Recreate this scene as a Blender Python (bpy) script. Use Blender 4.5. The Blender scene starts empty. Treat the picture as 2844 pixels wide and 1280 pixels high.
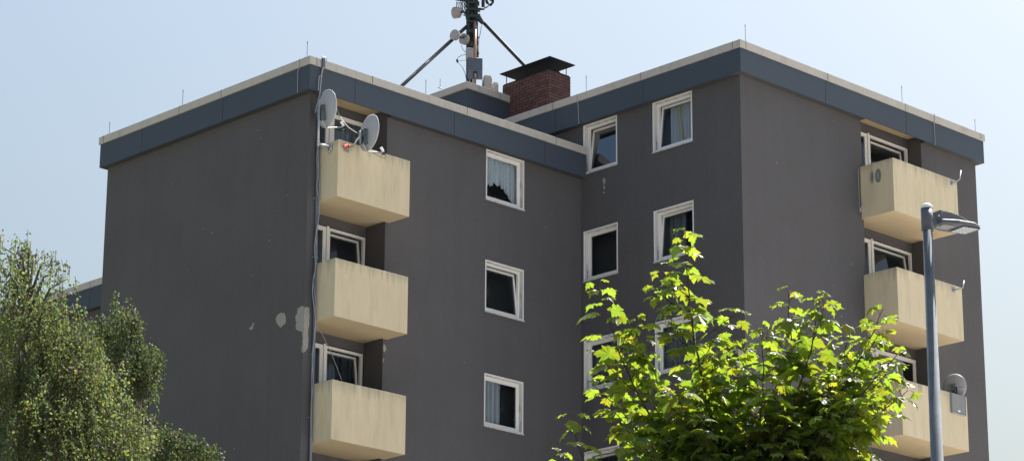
import bpy, math, random
from mathutils import Vector, Matrix
random.seed(7)
R_ = math.radians
col = bpy.context.scene.collection
sc = bpy.context.scene

# ------------------------------------------------------------------ camera
G = 24.07                      # height of the left roof edge above the ground
F, PITCH, ROLL, YAW = 7620.96, 0.3015, 0.00545, math.pi/4 + 0.01263
CAM = Vector((-37.99, -45.61, G - 22.469))
_d = Vector((math.cos(PITCH)*math.cos(YAW), math.cos(PITCH)*math.sin(YAW), math.sin(PITCH)))
_r = Vector((math.sin(YAW), -math.cos(YAW), 0)); _u = _r.cross(_d)
CR = math.cos(ROLL)*_r + math.sin(ROLL)*_u
CU = -math.sin(ROLL)*_r + math.cos(ROLL)*_u
H = Vector((math.cos(YAW), math.sin(YAW), 0))          # horizontal view direction
cd = bpy.data.cameras.new('camera'); cam = bpy.data.objects.new('camera', cd); col.objects.link(cam)
m = Matrix((CR, CU, -_d)).transposed().to_4x4(); m.translation = CAM
cam.matrix_world = m
cd.sensor_width = 36; cd.lens = F/2844*36; cd.clip_end = 20000; cd.clip_start = .1
sc.camera = cam

def ray(px, py):
    return _d + CR*((px-1422)/F) - CU*((py-640)/F)
def at(px, py, D):             # point seen at a photo pixel, D metres ahead
    v = ray(px, py); return CAM + v*(D/v.dot(H))
def on(px, py, ax, val):       # point seen at a photo pixel, on an axis plane
    v = ray(px, py); return CAM + v*((val-CAM[ax])/v[ax])

# ------------------------------------------------------------------ materials
def mat(name, color, rough=.8, metal=0, spec=None, var=.12, vscale=3, streak=0, sscale=(6, 6, .35), grain=0, gscale=60,
        bump=0, bscale=80, dirt=None, dirtamt=0, dscale=2, dcol=(.1, .1, .09), coord='Object', rim=0):
    mt = bpy.data.materials.new(name); mt.use_nodes = True
    nt = mt.node_tree; N = nt.nodes; L = nt.links
    b = N['Principled BSDF']; b.inputs['Roughness'].default_value = rough; b.inputs['Metallic'].default_value = metal
    if spec is not None: b.inputs['Specular IOR Level'].default_value = spec
    tc = N.new('ShaderNodeTexCoord')
    def noise(scale, detail=4, vec=None, rg=.55):
        n = N.new('ShaderNodeTexNoise'); n.inputs['Scale'].default_value = scale; n.inputs['Detail'].default_value = detail
        n.inputs['Roughness'].default_value = rg
        L.new(vec if vec else tc.outputs[coord], n.inputs['Vector']); return n.outputs['Fac']
    def mathn(op, a, bb, clamp=False):
        n = N.new('ShaderNodeMath'); n.operation = op; n.use_clamp = clamp
        for i, v in enumerate((a, bb)):
            if isinstance(v, (int, float)): n.inputs[i].default_value = v
            else: L.new(v, n.inputs[i])
        return n.outputs[0]
    f = mathn('ADD', mathn('MULTIPLY', mathn('SUBTRACT', noise(vscale), .5), var*2), 1)
    if streak:
        mp = N.new('ShaderNodeMapping'); mp.inputs['Scale'].default_value = sscale; L.new(tc.outputs[coord], mp.inputs['Vector'])
        s = noise(1, 5, mp.outputs[0], .6)
        f = mathn('MULTIPLY', f, mathn('ADD', mathn('MULTIPLY', mathn('SUBTRACT', s, .5), streak*2), 1))
    if grain:
        f = mathn('MULTIPLY', f, mathn('ADD', mathn('MULTIPLY', mathn('SUBTRACT', noise(gscale, 2), .5), grain*2), 1))
    vm = N.new('ShaderNodeVectorMath'); vm.operation = 'SCALE'; vm.inputs[0].default_value = color; L.new(f, vm.inputs['Scale'])
    out = vm.outputs[0]
    if dirtamt:
        mp = N.new('ShaderNodeMapping'); mp.inputs['Scale'].default_value = (dscale*2.2, dscale*2.2, dscale*.5); L.new(tc.outputs[coord], mp.inputs['Vector'])
        s = noise(1, 6, mp.outputs[0], .65)
        k = mathn('MULTIPLY', mathn('MULTIPLY', mathn('SUBTRACT', s, .52), 5, True), dirtamt, True)
        mx = N.new('ShaderNodeMix'); mx.data_type = 'RGBA'; L.new(k, mx.inputs['Factor']); L.new(out, mx.inputs[6]); mx.inputs[7].default_value = (*dcol, 1)
        out = mx.outputs[2]
    if rim:
        sep = N.new('ShaderNodeSeparateXYZ'); L.new(tc.outputs['Generated'], sep.inputs[0])
        mp = N.new('ShaderNodeMapping'); mp.inputs['Scale'].default_value = (7, 7, .5); L.new(tc.outputs['Object'], mp.inputs['Vector'])
        s = noise(1, 5, mp.outputs[0], .7)
        top_ = mathn('MULTIPLY', mathn('SUBTRACT', mathn('ADD', sep.outputs['Z'], mathn('MULTIPLY', s, .9)), 1.28), 3.5, True)
        k = mathn('MULTIPLY', top_, rim, True)
        mx = N.new('ShaderNodeMix'); mx.data_type = 'RGBA'; L.new(k, mx.inputs['Factor']); L.new(out, mx.inputs[6]); mx.inputs[7].default_value = (.24, .235, .18, 1)
        out = mx.outputs[2]
    L.new(out, b.inputs['Base Color'])
    if bump:
        bp = N.new('ShaderNodeBump'); bp.inputs['Strength'].default_value = bump; bp.inputs['Distance'].default_value = .02
        L.new(noise(bscale, 3), bp.inputs['Height']); L.new(bp.outputs[0], b.inputs['Normal'])
    return mt

M = {}
M['stucco'] = mat('dark_stucco', (.098, .0945, .0985), .93, spec=.15, var=.13, vscale=.55, streak=.085, sscale=(3.3, 3.3, .2), grain=.16, gscale=16, bump=.45, bscale=30)
M['soffit'] = mat('dark_soffit', (.05, .05, .052), .9, var=.1)
M['fascia'] = mat('slate_metal', (.057, .073, .096), .6, spec=.2, var=.05, vscale=.7, streak=.05, sscale=(2, 2, .8))
M['coping'] = mat('zinc_coping', (.465, .435, .395), .7, spec=.12, var=.07, vscale=2, streak=.11, sscale=(9, 9, 1.2), dirtamt=.3, dscale=2.5, dcol=(.25, .235, .21))
M['seam'] = mat('seam', (.02, .022, .027), .8)
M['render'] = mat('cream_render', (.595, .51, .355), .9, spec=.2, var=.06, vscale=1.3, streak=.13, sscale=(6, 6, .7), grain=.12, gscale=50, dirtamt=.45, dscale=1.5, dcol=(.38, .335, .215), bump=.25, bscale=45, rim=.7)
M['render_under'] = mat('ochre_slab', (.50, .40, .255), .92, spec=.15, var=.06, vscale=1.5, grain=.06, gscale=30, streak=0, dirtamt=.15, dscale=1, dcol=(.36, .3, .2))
M['pvc'] = mat('white_frame', (.76, .75, .73), .45, var=.05, vscale=5, streak=.05, grain=.03)
M['peel'] = mat('peeling_white', (.60, .585, .56), .75, var=.1, vscale=8, dirtamt=1, dscale=4.2, dcol=(.10, .095, .09))
M['sill'] = mat('weathered_sill', (.55, .54, .52), .7, var=.15, vscale=9, dirtamt=.7, dscale=5, dcol=(.16, .15, .14))
M['room'] = mat('dim_room', (.34, .35, .37), .95)
M['roofing'] = mat('bitumen', (.06, .06, .06), .95, grain=.3)
M['plaster'] = mat('bare_plaster', (.31, .295, .265), .95, var=.2, vscale=14, grain=.35, gscale=60, bump=.6, bscale=60)
M['smudge2'] = mat('pale_smudge', (.30, .29, .26), .9, var=.3, vscale=14)
M['smudge'] = mat('grey_smudge', (.17, .17, .17), .9, var=.4, vscale=14)
M['galv'] = mat('galvanised', (.15, .172, .192), .75, metal=0, spec=.2, var=.38, vscale=9, streak=.15, sscale=(30, 30, 3), grain=.25, gscale=70)
M['darkgrey'] = mat('dark_grey_paint', (.10, .112, .13), .5, var=.05)
M['lampgrey'] = mat('lamp_grey', (.115, .122, .138), .6, var=.04)
M['white'] = mat('white_plastic', (.8, .8, .8), .4, var=.03)
M['dish'] = mat('dish_grey', (.37, .385, .41), .42, spec=.4, var=.04, vscale=4)
M['dishdark'] = mat('dish_dark_grey', (.32, .32, .325), .6, var=.12, vscale=8, grain=.3, gscale=120)
M['steel'] = mat('steel_tube', (.42, .44, .45), .38, metal=.6, var=.12, vscale=12)
M['clamp'] = mat('clamp_metal', (.12, .15, .16), .5, metal=.5)
M['red'] = mat('red_tape', (.62, .13, .10), .7)
M['conduit'] = mat('conduit_grey', (.13, .16, .21), .6, var=.12, vscale=5, streak=.1)
M['cable'] = mat('grey_cable', (.33, .33, .34), .6)
M['cablew'] = mat('cream_cable', (.62, .58, .5), .6)
M['wire'] = mat('rod_metal', (.07, .075, .08), .5, metal=.3)
M['mast'] = mat('dark_green_steel', (.018, .034, .036), .6, var=.2, vscale=5)
M['copper'] = mat('copper_tube', (.46, .26, .17), .42, metal=.35, var=.18, vscale=4, streak=.1)
M['drum'] = mat('drum_grey', (.33, .295, .275), .6, var=.05)
M['radio'] = mat('radio_box', (.36, .35, .36), .6, var=.05)
M['cabinet'] = mat('cabinet_grey', (.115, .14, .18), .6, var=.08)
M['ac'] = mat('ac_beige', (.47, .445, .41), .6, var=.08)
M['capmetal'] = mat('cap_metal', (.006, .013, .015), .7, spec=.2, var=.2, vscale=4)
M['vent'] = mat('vent_grey', (.25, .255, .26), .7, var=.1, streak=.1)
M['label'] = mat('label_white', (.8, .8, .8), .5)
M['black'] = mat('black_rubber', (.02, .02, .02), .6)
M['grass'] = mat('lawn', (.07, .10, .035), .95, var=.4, vscale=1.5, grain=.4, gscale=20)
M['gravel'] = mat('pale_gravel', (.34, .33, .31), .95, grain=.2)
M['paving'] = mat('concrete_paving', (.52, .505, .48), .9, var=.15, vscale=1, grain=.15)
M['asphalt'] = mat('asphalt', (.14, .14, .14), .9, var=.15, grain=.3)
M['curtain'] = mat('sheer_curtain', (.60, .61, .63), .9, var=.08, streak=.2, sscale=(14, 14, .5))
M['lace'] = mat('lace_curtain', (.70, .72, .74), .9, var=.35, vscale=22, streak=.25, sscale=(16, 16, 1))
M['curtaingrey'] = mat('grey_curtain', (.24, .26, .28), .9, var=.1, streak=.3, sscale=(14, 14, .4))
M['curtaindark'] = mat('dark_curtain', (.045, .055, .07), .9, var=.2, streak=.4, sscale=(14, 14, .4))
M['stripe'] = mat('yellow_stripe', (.72, .56, .12), .9)
M['paper'] = mat('pale_blue_cloth', (.55, .65, .78), .9)

def brick():
    mt = bpy.data.materials.new('red_brick'); mt.use_nodes = True; nt = mt.node_tree; N = nt.nodes; L = nt.links
    b = N['Principled BSDF']; b.inputs['Roughness'].default_value = .9; b.inputs['Specular IOR Level'].default_value = .2
    uv = N.new('ShaderNodeUVMap')
    t = N.new('ShaderNodeTexBrick'); L.new(uv.outputs[0], t.inputs['Vector'])
    t.inputs['Color1'].default_value = (.17, .088, .080, 1); t.inputs['Color2'].default_value = (.11, .058, .056, 1); t.inputs['Mortar'].default_value = (.035, .028, .03, 1)
    t.inputs['Scale'].default_value = 1; t.inputs['Mortar Size'].default_value = .009; t.inputs['Brick Width'].default_value = .25; t.inputs['Row Height'].default_value = .085
    t.inputs['Mortar Smooth'].default_value = .3
    n = N.new('ShaderNodeTexNoise'); n.inputs['Scale'].default_value = 9; n.inputs['Detail'].default_value = 5; L.new(uv.outputs[0], n.inputs['Vector'])
    mx = N.new('ShaderNodeMix'); mx.data_type = 'RGBA'; mx.blend_type = 'MULTIPLY'; mx.inputs['Factor'].default_value = .55
    L.new(t.outputs['Color'], mx.inputs[6]); L.new(n.outputs['Fac'], mx.inputs[7])
    g = N.new('ShaderNodeVectorMath'); g.operation = 'SCALE'; g.inputs['Scale'].default_value = 1.35; L.new(mx.outputs[2], g.inputs[0]); L.new(g.outputs[0], b.inputs['Base Color'])
    bp = N.new('ShaderNodeBump'); bp.inputs['Strength'].default_value = .8; bp.inputs['Distance'].default_value = .012; bp.invert = True
    L.new(t.outputs['Fac'], bp.inputs['Height']); L.new(bp.outputs[0], b.inputs['Normal'])
    return mt
M['brick'] = brick()

def glass(name, refl, tint=(1, 1, 1)):
    mt = bpy.data.materials.new(name); mt.use_nodes = True; nt = mt.node_tree; N = nt.nodes; L = nt.links
    N.remove(N['Principled BSDF']); o = N['Material Output']
    tr = N.new('ShaderNodeBsdfTransparent'); tr.inputs[0].default_value = (*tint, 1)
    gl = N.new('ShaderNodeBsdfGlossy'); gl.inputs['Roughness'].default_value = .02; gl.inputs['Color'].default_value = (.9, .95, 1, 1)
    fr = N.new('ShaderNodeFresnel'); fr.inputs['IOR'].default_value = refl
    tc = N.new('ShaderNodeTexCoord'); nz = N.new('ShaderNodeTexNoise'); nz.inputs['Scale'].default_value = 1.6; L.new(tc.outputs['Object'], nz.inputs['Vector'])
    bp = N.new('ShaderNodeBump'); bp.inputs['Strength'].default_value = .06; bp.inputs['Distance'].default_value = .05; L.new(nz.outputs['Fac'], bp.inputs['Height'])
    L.new(bp.outputs[0], gl.inputs['Normal'])
    mx = N.new('ShaderNodeMixShader'); L.new(fr.outputs[0], mx.inputs[0]); L.new(tr.outputs[0], mx.inputs[1]); L.new(gl.outputs[0], mx.inputs[2])
    L.new(mx.outputs[0], o.inputs['Surface']); return mt
M['glass'] = glass('window_glass', 1.42, (.78, .84, .88))
M['glassblue'] = glass('coated_glass', 2.7, (.6, .65, .7))
M['lens'] = glass('lamp_lens', 1.45, (.7, .7, .72))

def leafmat(name, top, trans, tmix=.5, rough=.45, spec=.5, vs=2.5, hue=.35):
    mt = bpy.data.materials.new(name); mt.use_nodes = True; nt = mt.node_tree; N = nt.nodes; L = nt.links
    b = N['Principled BSDF']; o = N['Material Output']; b.inputs['Roughness'].default_value = rough; b.inputs['Specular IOR Level'].default_value = spec
    at_ = N.new('ShaderNodeAttribute'); at_.attribute_name = 'tone'
    def sc_(c):
        v = N.new('ShaderNodeVectorMath'); v.operation = 'SCALE'; v.inputs[0].default_value = c; L.new(at_.outputs['Fac'], v.inputs['Scale']); return v.outputs[0]
    tc = N.new('ShaderNodeTexCoord'); nz = N.new('ShaderNodeTexNoise'); nz.inputs['Scale'].default_value = 7; L.new(tc.outputs['Object'], nz.inputs['Vector'])
    rm = N.new('ShaderNodeMapRange'); rm.inputs[1].default_value = .42; rm.inputs[2].default_value = .68; L.new(nz.outputs['Fac'], rm.inputs[0])
    def var_(c, c2):
        x = N.new('ShaderNodeMix'); x.data_type = 'RGBA'; L.new(rm.outputs[0], x.inputs['Factor']); L.new(sc_(c), x.inputs[6]); L.new(sc_(c2), x.inputs[7]); return x.outputs[2]
    L.new(var_(top, (top[0]*1.25, top[1]*.95, top[2]*.8)), b.inputs['Base Color'])
    t = N.new('ShaderNodeBsdfTranslucent'); L.new(var_((trans[0]*.8, trans[1], trans[2]*1.1), (trans[0]*1.15, trans[1]*.92, trans[2]*.7)), t.inputs[0])
    mx = N.new('ShaderNodeMixShader'); mx.inputs[0].default_value = tmix
    L.new(b.outputs[0], mx.inputs[1]); L.new(t.outputs[0], mx.inputs[2]); L.new(mx.outputs[0], o.inputs['Surface'])
    return mt
M['maple'] = leafmat('maple_leaf', (.055, .095, .022), (.40, .49, .032), .5, .42, .45)
M['birch'] = leafmat('birch_leaf', (.080, .102, .048), (.225, .27, .075), .45, .6, .22)
M['birchdark'] = leafmat('birch_leaf_dark', (.052, .078, .036), (.14, .185, .05), .38, .6, .22)
M['bark'] = mat('dark_bark', (.055, .04, .03), .9, var=.3, vscale=12)
M['birchbark'] = mat('birch_bark', (.09, .082, .075), .85, var=.3, vscale=6, dirtamt=.7, dscale=3)
M['twig'] = mat('brown_twig', (.05, .03, .022), .8)

# ------------------------------------------------------------------ mesh builder
class MB:
    def __init__(s): s.v = []; s.f = []; s.m = []; s.uv = []
    def face(s, pts, m=0, uv=None):
        i = len(s.v); s.v += [tuple(p) for p in pts]; s.f.append(tuple(range(i, i+len(pts)))); s.m.append(m)
        s.uv.append(uv if uv else [(0, 0)]*len(pts))
    def box(s, x0, x1, y0, y1, z0, z1, m=0, T=None):
        c = [Vector((x, y, z)) for x in (x0, x1) for y in (y0, y1) for z in (z0, z1)]
        if T is not None: c = [T @ p for p in c]
        i = len(s.v); s.v += [tuple(p) for p in c]
        dx, dy, dz = x1-x0, y1-y0, z1-z0
        for q, a, b in (((0, 1, 3, 2), 'y', 0), ((4, 6, 7, 5), 'y', 0), ((0, 4, 5, 1), 'x', 0), ((2, 3, 7, 6), 'x', 0), ((0, 2, 6, 4), 't', 0), ((1, 5, 7, 3), 't', 0)):
            s.f.append(tuple(i+k for k in q)); s.m.append(m)
            uv = []
            for k in q:
                x, y, z = (x0, x1)[k >> 2], (y0, y1)[(k >> 1) & 1], (z0, z1)[k & 1]
                uv.append((y, z) if a == 'y' else (x+.13, z) if a == 'x' else (x, y))
            s.uv.append(uv)
    def tube(s, pts, r, n=8, m=0, cap=True):
        pts = [Vector(p) for p in pts]; rr = r if isinstance(r, (list, tuple)) else [r]*len(pts)
        rings = []; prev = None
        for k, p in enumerate(pts):
            t = (pts[min(k+1, len(pts)-1)]-pts[max(k-1, 0)]).normalized()
            if prev is None:
                a = t.cross(Vector((0, 0, 1)));
                if a.length < .01: a = t.cross(Vector((1, 0, 0)))
                a.normalize()
            else:
                a = prev - t*prev.dot(t)
                if a.length < 1e-4: a = t.cross(Vector((1, 0, 0)))
                a.normalize()
            prev = a; b = t.cross(a)
            i = len(s.v); rings.append(i)
            for j in range(n):
                an = 2*math.pi*j/n; s.v.append(tuple(p + (a*math.cos(an)+b*math.sin(an))*rr[k]))
        for k in range(len(rings)-1):
            for j in range(n):
                j2 = (j+1) % n; s.f.append((rings[k]+j, rings[k]+j2, rings[k+1]+j2, rings[k+1]+j)); s.m.append(m); s.uv.append([(0, 0)]*4)
        if cap:
            for e, k in ((0, 0), (1, -1)):
                q = [rings[k]+j for j in range(n)]
                s.f.append(tuple(q if e else q[::-1])); s.m.append(m); s.uv.append([(0, 0)]*n)
    def prism(s, poly, a, b, fn, m=0):      # poly in 2-D, extruded from a to b; fn(u, v, w) -> 3-D
        n = len(poly); i = len(s.v)
        for w in (a, b):
            for u, v in poly: s.v.append(tuple(fn(u, v, w)))
        s.f.append(tuple(range(i, i+n))[::-1]); s.f.append(tuple(range(i+n, i+2*n))); s.m += [m, m]; s.uv += [[(0, 0)]*n]*2
        for k in range(n):
            k2 = (k+1) % n; s.f.append((i+k, i+k2, i+n+k2, i+n+k)); s.m.append(m); s.uv.append([(0, 0)]*4)
    def build(s, name, mats, parent=None, origin=None, smooth=False, bevel=0):
        me = bpy.data.meshes.new(name)
        o_ = Vector(origin) if origin is not None else (Vector(parent['_o']) if parent is not None and '_o' in parent else Vector((0, 0, 0)))
        me.from_pydata([tuple(Vector(v)-o_) for v in s.v], [], s.f)
        for mm in (mats if isinstance(mats, (list, tuple)) else [mats]): me.materials.append(M[mm])
        me.polygons.foreach_set('material_index', s.m)
        uvl = me.uv_layers.new(name='UVMap'); flat = [c for u in s.uv for p in u for c in p]; uvl.data.foreach_set('uv', flat)
        if smooth: me.polygons.foreach_set('use_smooth', [True]*len(s.f))
        me.validate(); me.update()
        ob = bpy.data.objects.new(name, me); col.objects.link(ob)
        if parent is not None: ob.parent = parent
        if bevel:
            bv = ob.modifiers.new('bevel', 'BEVEL'); bv.width = bevel; bv.segments = 2; bv.limit_method = 'ANGLE'
        return ob
def tag(o, label=None, cat=None, group=None, kind=None):
    if label: o['label'] = label
    if cat: o['category'] = cat
    if group: o['group'] = group
    if kind: o['kind'] = kind
    return o
def thing(name, label, cat, loc, rz=0, group=None):
    o = bpy.data.objects.new(name, None); col.objects.link(o); o.location = loc; o.rotation_euler = (0, 0, rz); o.empty_display_size = .2
    if rz == 0: o['_o'] = tuple(loc)
    return tag(o, label, cat, group)
def single(ob, loc, label, cat, group=None):        # a one-mesh thing whose mesh was built with origin=loc
    ob.location = loc; return tag(ob, label, cat, group)

# ------------------------------------------------------------------ building
OV = .237; XC = 8.888; YD = -5.31; XE = 18.241; DZ = 1.395; BK = 7.763
T0 = G; T1 = G + DZ
bld = thing('apartment_building', 'dark grey stepped apartment block with cream balconies and slate blue roof band', 'building', (0, 0, 0))
B = bld
wall = MB()
def facade(axis, val, u0, u1, z0, z1, holes, mb=wall, m=0):
    us = sorted({u0, u1, *[h[0] for h in holes], *[h[1] for h in holes]}); zs = sorted({z0, z1, *[h[2] for h in holes], *[h[3] for h in holes]})
    for a, b in zip(us, us[1:]):
        for c, d in zip(zs, zs[1:]):
            um, zm = (a+b)/2, (c+d)/2
            if any(h[0] < um < h[1] and h[2] < zm < h[3] for h in holes): continue
            if axis == 0: mb.face([(val, a, c), (val, b, c), (val, b, d), (val, a, d)], m)
            else: mb.face([(a, val, c), (b, val, c), (b, val, d), (a, val, d)], m)
def room(axis, val, u0, u1, z0, z1, depth=2.6):
    rooms = MB(); z0 -= .7; z1 += .22; u0 -= .15; u1 += .15; val += .2
    if axis == 1:
        P = lambda u, w, z: (u, val+w, z)
    else:
        P = lambda u, w, z: (val+w, u, z)
    d = depth
    for q in ([(u0, d, z0), (u1, d, z0), (u1, d, z1), (u0, d, z1)], [(u0, 0, z0), (u0, d, z0), (u0, d, z1), (u0, 0, z1)], [(u1, 0, z0), (u1, d, z0), (u1, d, z1), (u1, 0, z1)],
              [(u0, 0, z0), (u1, 0, z0), (u1, d, z0), (u0, d, z0)], [(u0, 0, z1), (u1, 0, z1), (u1, d, z1), (u0, d, z1)]):
        rooms.face([P(*p) for p in q])
    rooms.build('room_interior', 'room', B)

# -- window unit in its own coordinates: x to the right seen from outside, y inward, z up, origin at lower left
def ring(mb, w, h, t, y0, y1, m=0, ox=0, oz=0, T=None):
    mb.box(ox, ox+w, y0, y1, oz, oz+t, m, T); mb.box(ox, ox+w, y0, y1, oz+h-t, oz+h, m, T)
    mb.box(ox, ox+t, y0+.001, y1-.001, oz+t, oz+h-t, m, T); mb.box(ox+w-t, ox+w, y0+.001, y1-.001, oz+t, oz+h-t, m, T)
def curtain(mb, x0, x1, z0, z1, y, folds, amp, m=0, edge=None, T=None):
    n = 64; rows = 10
    for i in range(n):
        xa, xb = x0+(x1-x0)*i/n, x0+(x1-x0)*(i+1)/n
        def yy(x): return y + amp*math.sin(folds*(x-x0)*6.283/(x1-x0)) + amp*.5*math.sin(folds*2.7*(x-x0)*6.283/(x1-x0)+1)
        za, zb = (edge(xa), edge(xb)) if edge else (z0, z0)
        mb.face([(xa, yy(xa), za), (xb, yy(xb), zb), (xb, yy(xb), z1), (xa, yy(xa), z1)], m)
def make_window(loc, rz, w, h, tilt=0, cur=None, gl='glass', door=False, casing=True, dep=.10, nm='window'):
    c = MB(); t = .028
    if casing:
        ring(c, w, h, t, -.014, .012, 1)                                     # thin outer trim
        # reveal liners with flaking paint
        c.box(t-.006, w-t+.006, .012, dep+.01, h-t-.012, h-t-.001, 0); c.box(t, t+.006, .012, dep+.01, t+.002, h-t-.014, 0); c.box(w-t-.006, w-t, .012, dep+.01, t+.002, h-t-.014, 0)
        c.box(t, w-t, .012, dep+.01, t+.001, t+.007, 1)
    ring(c, w-2*t, h-2*t, .058, dep, dep+.07, 1, t, t)
    if casing: c.box(t+.06, w-t-.06, dep-.012, dep, t+.012, t+.03, 1)
    win = c.build(nm, ['peel', 'pvc'], B, origin=(0, 0, 0)); win.location = loc; win.rotation_euler = (0, 0, rz)
    if casing:
        s = MB(); s.box(-.01, w+.01, -.035, .02, -.022, -.001); s.box(-.01, w+.01, -.037, -.030, -.034, -.020)
        s.build('sill', 'sill', win, origin=(0, 0, 0))
    x0 = t+.052; z0 = t+.05; sw = w-2*x0; sh = h-2*z0
    s = MB(); ring(s, sw, sh, .052, -.02, .035, 0); sa = s.build('sash', 'pvc', win, origin=(0, 0, 0)); sa.location = (x0, dep+.022, z0); sa.rotation_euler = (-R_(tilt), 0, 0)
    g = MB(); g.face([(.05, 0, .05), (sw-.05, 0, .05), (sw-.05, 0, sh-.05), (.05, 0, sh-.05)]); pa = g.build('pane', gl, win, origin=(0, 0, 0)); pa.location = sa.location; pa.rotation_euler = sa.rotation_euler
    yc = dep+.24 if tilt else dep+.12
    if cur:
        k = MB(); mm = ['curtain']
        if cur == 'lace':
            pts = [(0, .50), (.08, .47), (.14, .52), (.24, .50), (.32, .55), (.35, .62), (.42, .56), (.52, .57), (.545, .64), (.57, .55), (.66, .50), (.78, .38), (.9, .26), (1, .20)]
            def edge(x):
                u = (x-x0)/(sw); 
                for (a, za), (b, zb) in zip(pts, pts[1:]):
                    if a <= u <= b: break
                return z0 + sh*(za+(zb-za)*(u-a)/(b-a)) - .17*sh + .012*math.sin(x*90)
            curtain(k, x0, x0+sw, 0, h-z0, yc, 9, .02, edge=edge); mm = ['lace']
        elif cur == 'sheer': curtain(k, x0, x0+sw*.55, z0-.1, h, yc, 6, .03); k2 = 0
        elif cur == 'full': curtain(k, x0-.1, x0+sw+.1, z0-.1, h, yc, 9, .03)
        elif cur in ('grey', 'greyfull'): curtain(k, x0-.1, x0+sw+.1, z0-.1, h, yc, 10, .03); mm = ['curtaingrey']
        elif cur == 'dark': curtain(k, x0-.1, x0+sw+.1, z0-.1, h, yc, 6, .03); mm = ['curtaindark']
        elif cur == 'part': curtain(k, x0, x0+sw*.5, z0-.1, h, yc+.1, 4, .03); mm = ['curtaingrey']
        elif cur == 'stripes':
            curtain(k, x0+.18, x0+sw+.12, z0-.1, h, yc, 10, .02); mm = ['curtain', 'stripe']
            for sx in (.42, .78):
                k.face([(x0+sw*sx, yc-.06, h), (x0+sw*sx+.04, yc-.06, h), (x0+sw*(sx+.12)+.04, yc-.06, z0), (x0+sw*(sx+.12), yc-.06, z0)], 1)
        k.build('curtain', mm, win, origin=(0, 0, 0))
    return win

FL = 2.8
# BC facade windows (left block)
wx1, wx2, wz1, wz2 = 5.5885, 6.8801, T0-.7828, T0-2.0534
hb = []; spec = [(0, 'lace'), (7, None), (0, 'sheer'), (0, 'grey')]
for k, (ti, cu) in enumerate(spec):
    hb.append((wx1, wx2, wz2-k*FL, wz1-k*FL)); room(1, 0, wx1, wx2, wz2-k*FL, wz1-k*FL)
    make_window((wx1, 0, wz2-k*FL), 0, wx2-wx1, wz1-wz2, ti, cu)
# recess column, left block
RX0, RX1, RD, RC = .30, 2.37, .67, T0-.58
hb.append((RX0, RX1, 0, RC))
facade(1, 0, 0, XC, 0, T0-.01, hb)
# AB wall
facade(0, 0, 0, BK, 0, T0-.01, [])
# CD wall with four windows per column
ya, yb, yc_, yd = -.0963, -1.2597, -2.4742, -3.7686; vz1, vz2 = T0+.6132, T0-.6744
hc = []
for k, (ti, cu, gl) in enumerate([(7, None, 'glassblue'), (0, None, 'glass'), (0, 'grey', 'glass'), (7, 'dark', 'glass')]):
    hc.append((yb, ya, vz2-k*FL, vz1-k*FL)); room(0, XC, yb, ya, vz2-k*FL, vz1-k*FL)
    make_window((XC, ya, vz2-k*FL), -math.pi/2, ya-yb, vz1-vz2, ti, cu, gl, dep=.12)
for k, (ti, cu) in enumerate([(6, 'stripes'), (5, 'part'), (0, 'greyfull'), (0, 'grey')]):
    hc.append((yd, yc_, vz2-k*FL, vz1-k*FL)); room(0, XC, yd, yc_, vz2-k*FL, vz1-k*FL)
    make_window((XC, yc_, vz2-k*FL), -math.pi/2, yc_-yd, vz1-vz2, ti, cu, dep=.12)
facade(0, XC, YD, 0, 0, T1-.01, hc); facade(0, XC, 0, 9.2, T0-1, T1-.01, [])
# DE wall with recess column
SX0, SX1, SD, SC_ = 13.47, 15.92, .42, T1-.58
facade(1, YD, XC, XE, 0, T1-.01, [(SX0, SX1, 0, SC_)])
facade(0, XE, YD, 9.2, 0, T1-.01, []); facade(1, 9.2, XC, XE, 0, T1-.01, [])
# lower wing behind
WX, WZ = 4.64, T0-1.4
facade(0, WX, BK, 24, 0, WZ-.01, []); facade(1, BK, 0, 8.9, 0, T0-.01, []); facade(1, 24, WX, 14, 0, WZ-.01, [])
# recess walls + balcony doors
def recess(x0, x1, y, d, ceil, wtop, mull, n, curs):
    yb_ = y + d
    facade(0, x0, y, yb_, 0, ceil, []); facade(0, x1, y, yb_, 0, ceil, [])
    holes = []
    for k in range(n):
        t = wtop-k*FL; b0 = t-2.1
        holes.append((x0+.02, x1-.01, b0, t)); room(1, yb_, x0, x1, b0+.6, t)
        tl, cu = curs[k]
        make_window((x0+.02, yb_, b0), 0, mull-x0-.02, 2.1, 0, cu[0], cu[2] if len(cu) > 2 else 'glass', casing=False, dep=-.02, nm='balcony_door')
        wn = make_window((mull, yb_, b0+.5), 0, x1-.01-mull, 1.6, tl, cu[1], cu[2] if len(cu) > 2 else 'glass', casing=False, dep=-.02)
        p = MB(); p.box(mull+.001, x1-.012, yb_-.01, yb_+.05, b0, b0+.498); p.box(mull-.03, mull+.03, yb_-.045, yb_-.02, b0, t); p.build('door_panel', 'pvc', B)
    facade(1, yb_, x0, x1, 0, ceil, holes)
recess(RX0, RX1, 0, RD, RC, T0-.79, 1.17, 4, [(0, ('curtain' and None, 'grey')), (7, (None, None)), (7, ('dark', 'dark')), (0, (None, None))])
recess(SX0, SX1, YD, SD, SC_, T1-.83, 14.26, 4, [(7, (None, None)), (7, (None, None)), (0, (None, None, 'glassblue')), (0, (None, None))])
wall.build('wall', ['stucco'], B)

# roof slab, fascia, coping
class Seam:
    def box(self, *a):
        c = MB(); c.box(*a); c.build('joint', 'seam', B)
seam = Seam()
fas = MB(); cop = MB(); sof = MB(); HF = .795; HC = .191; I = .036
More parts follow.
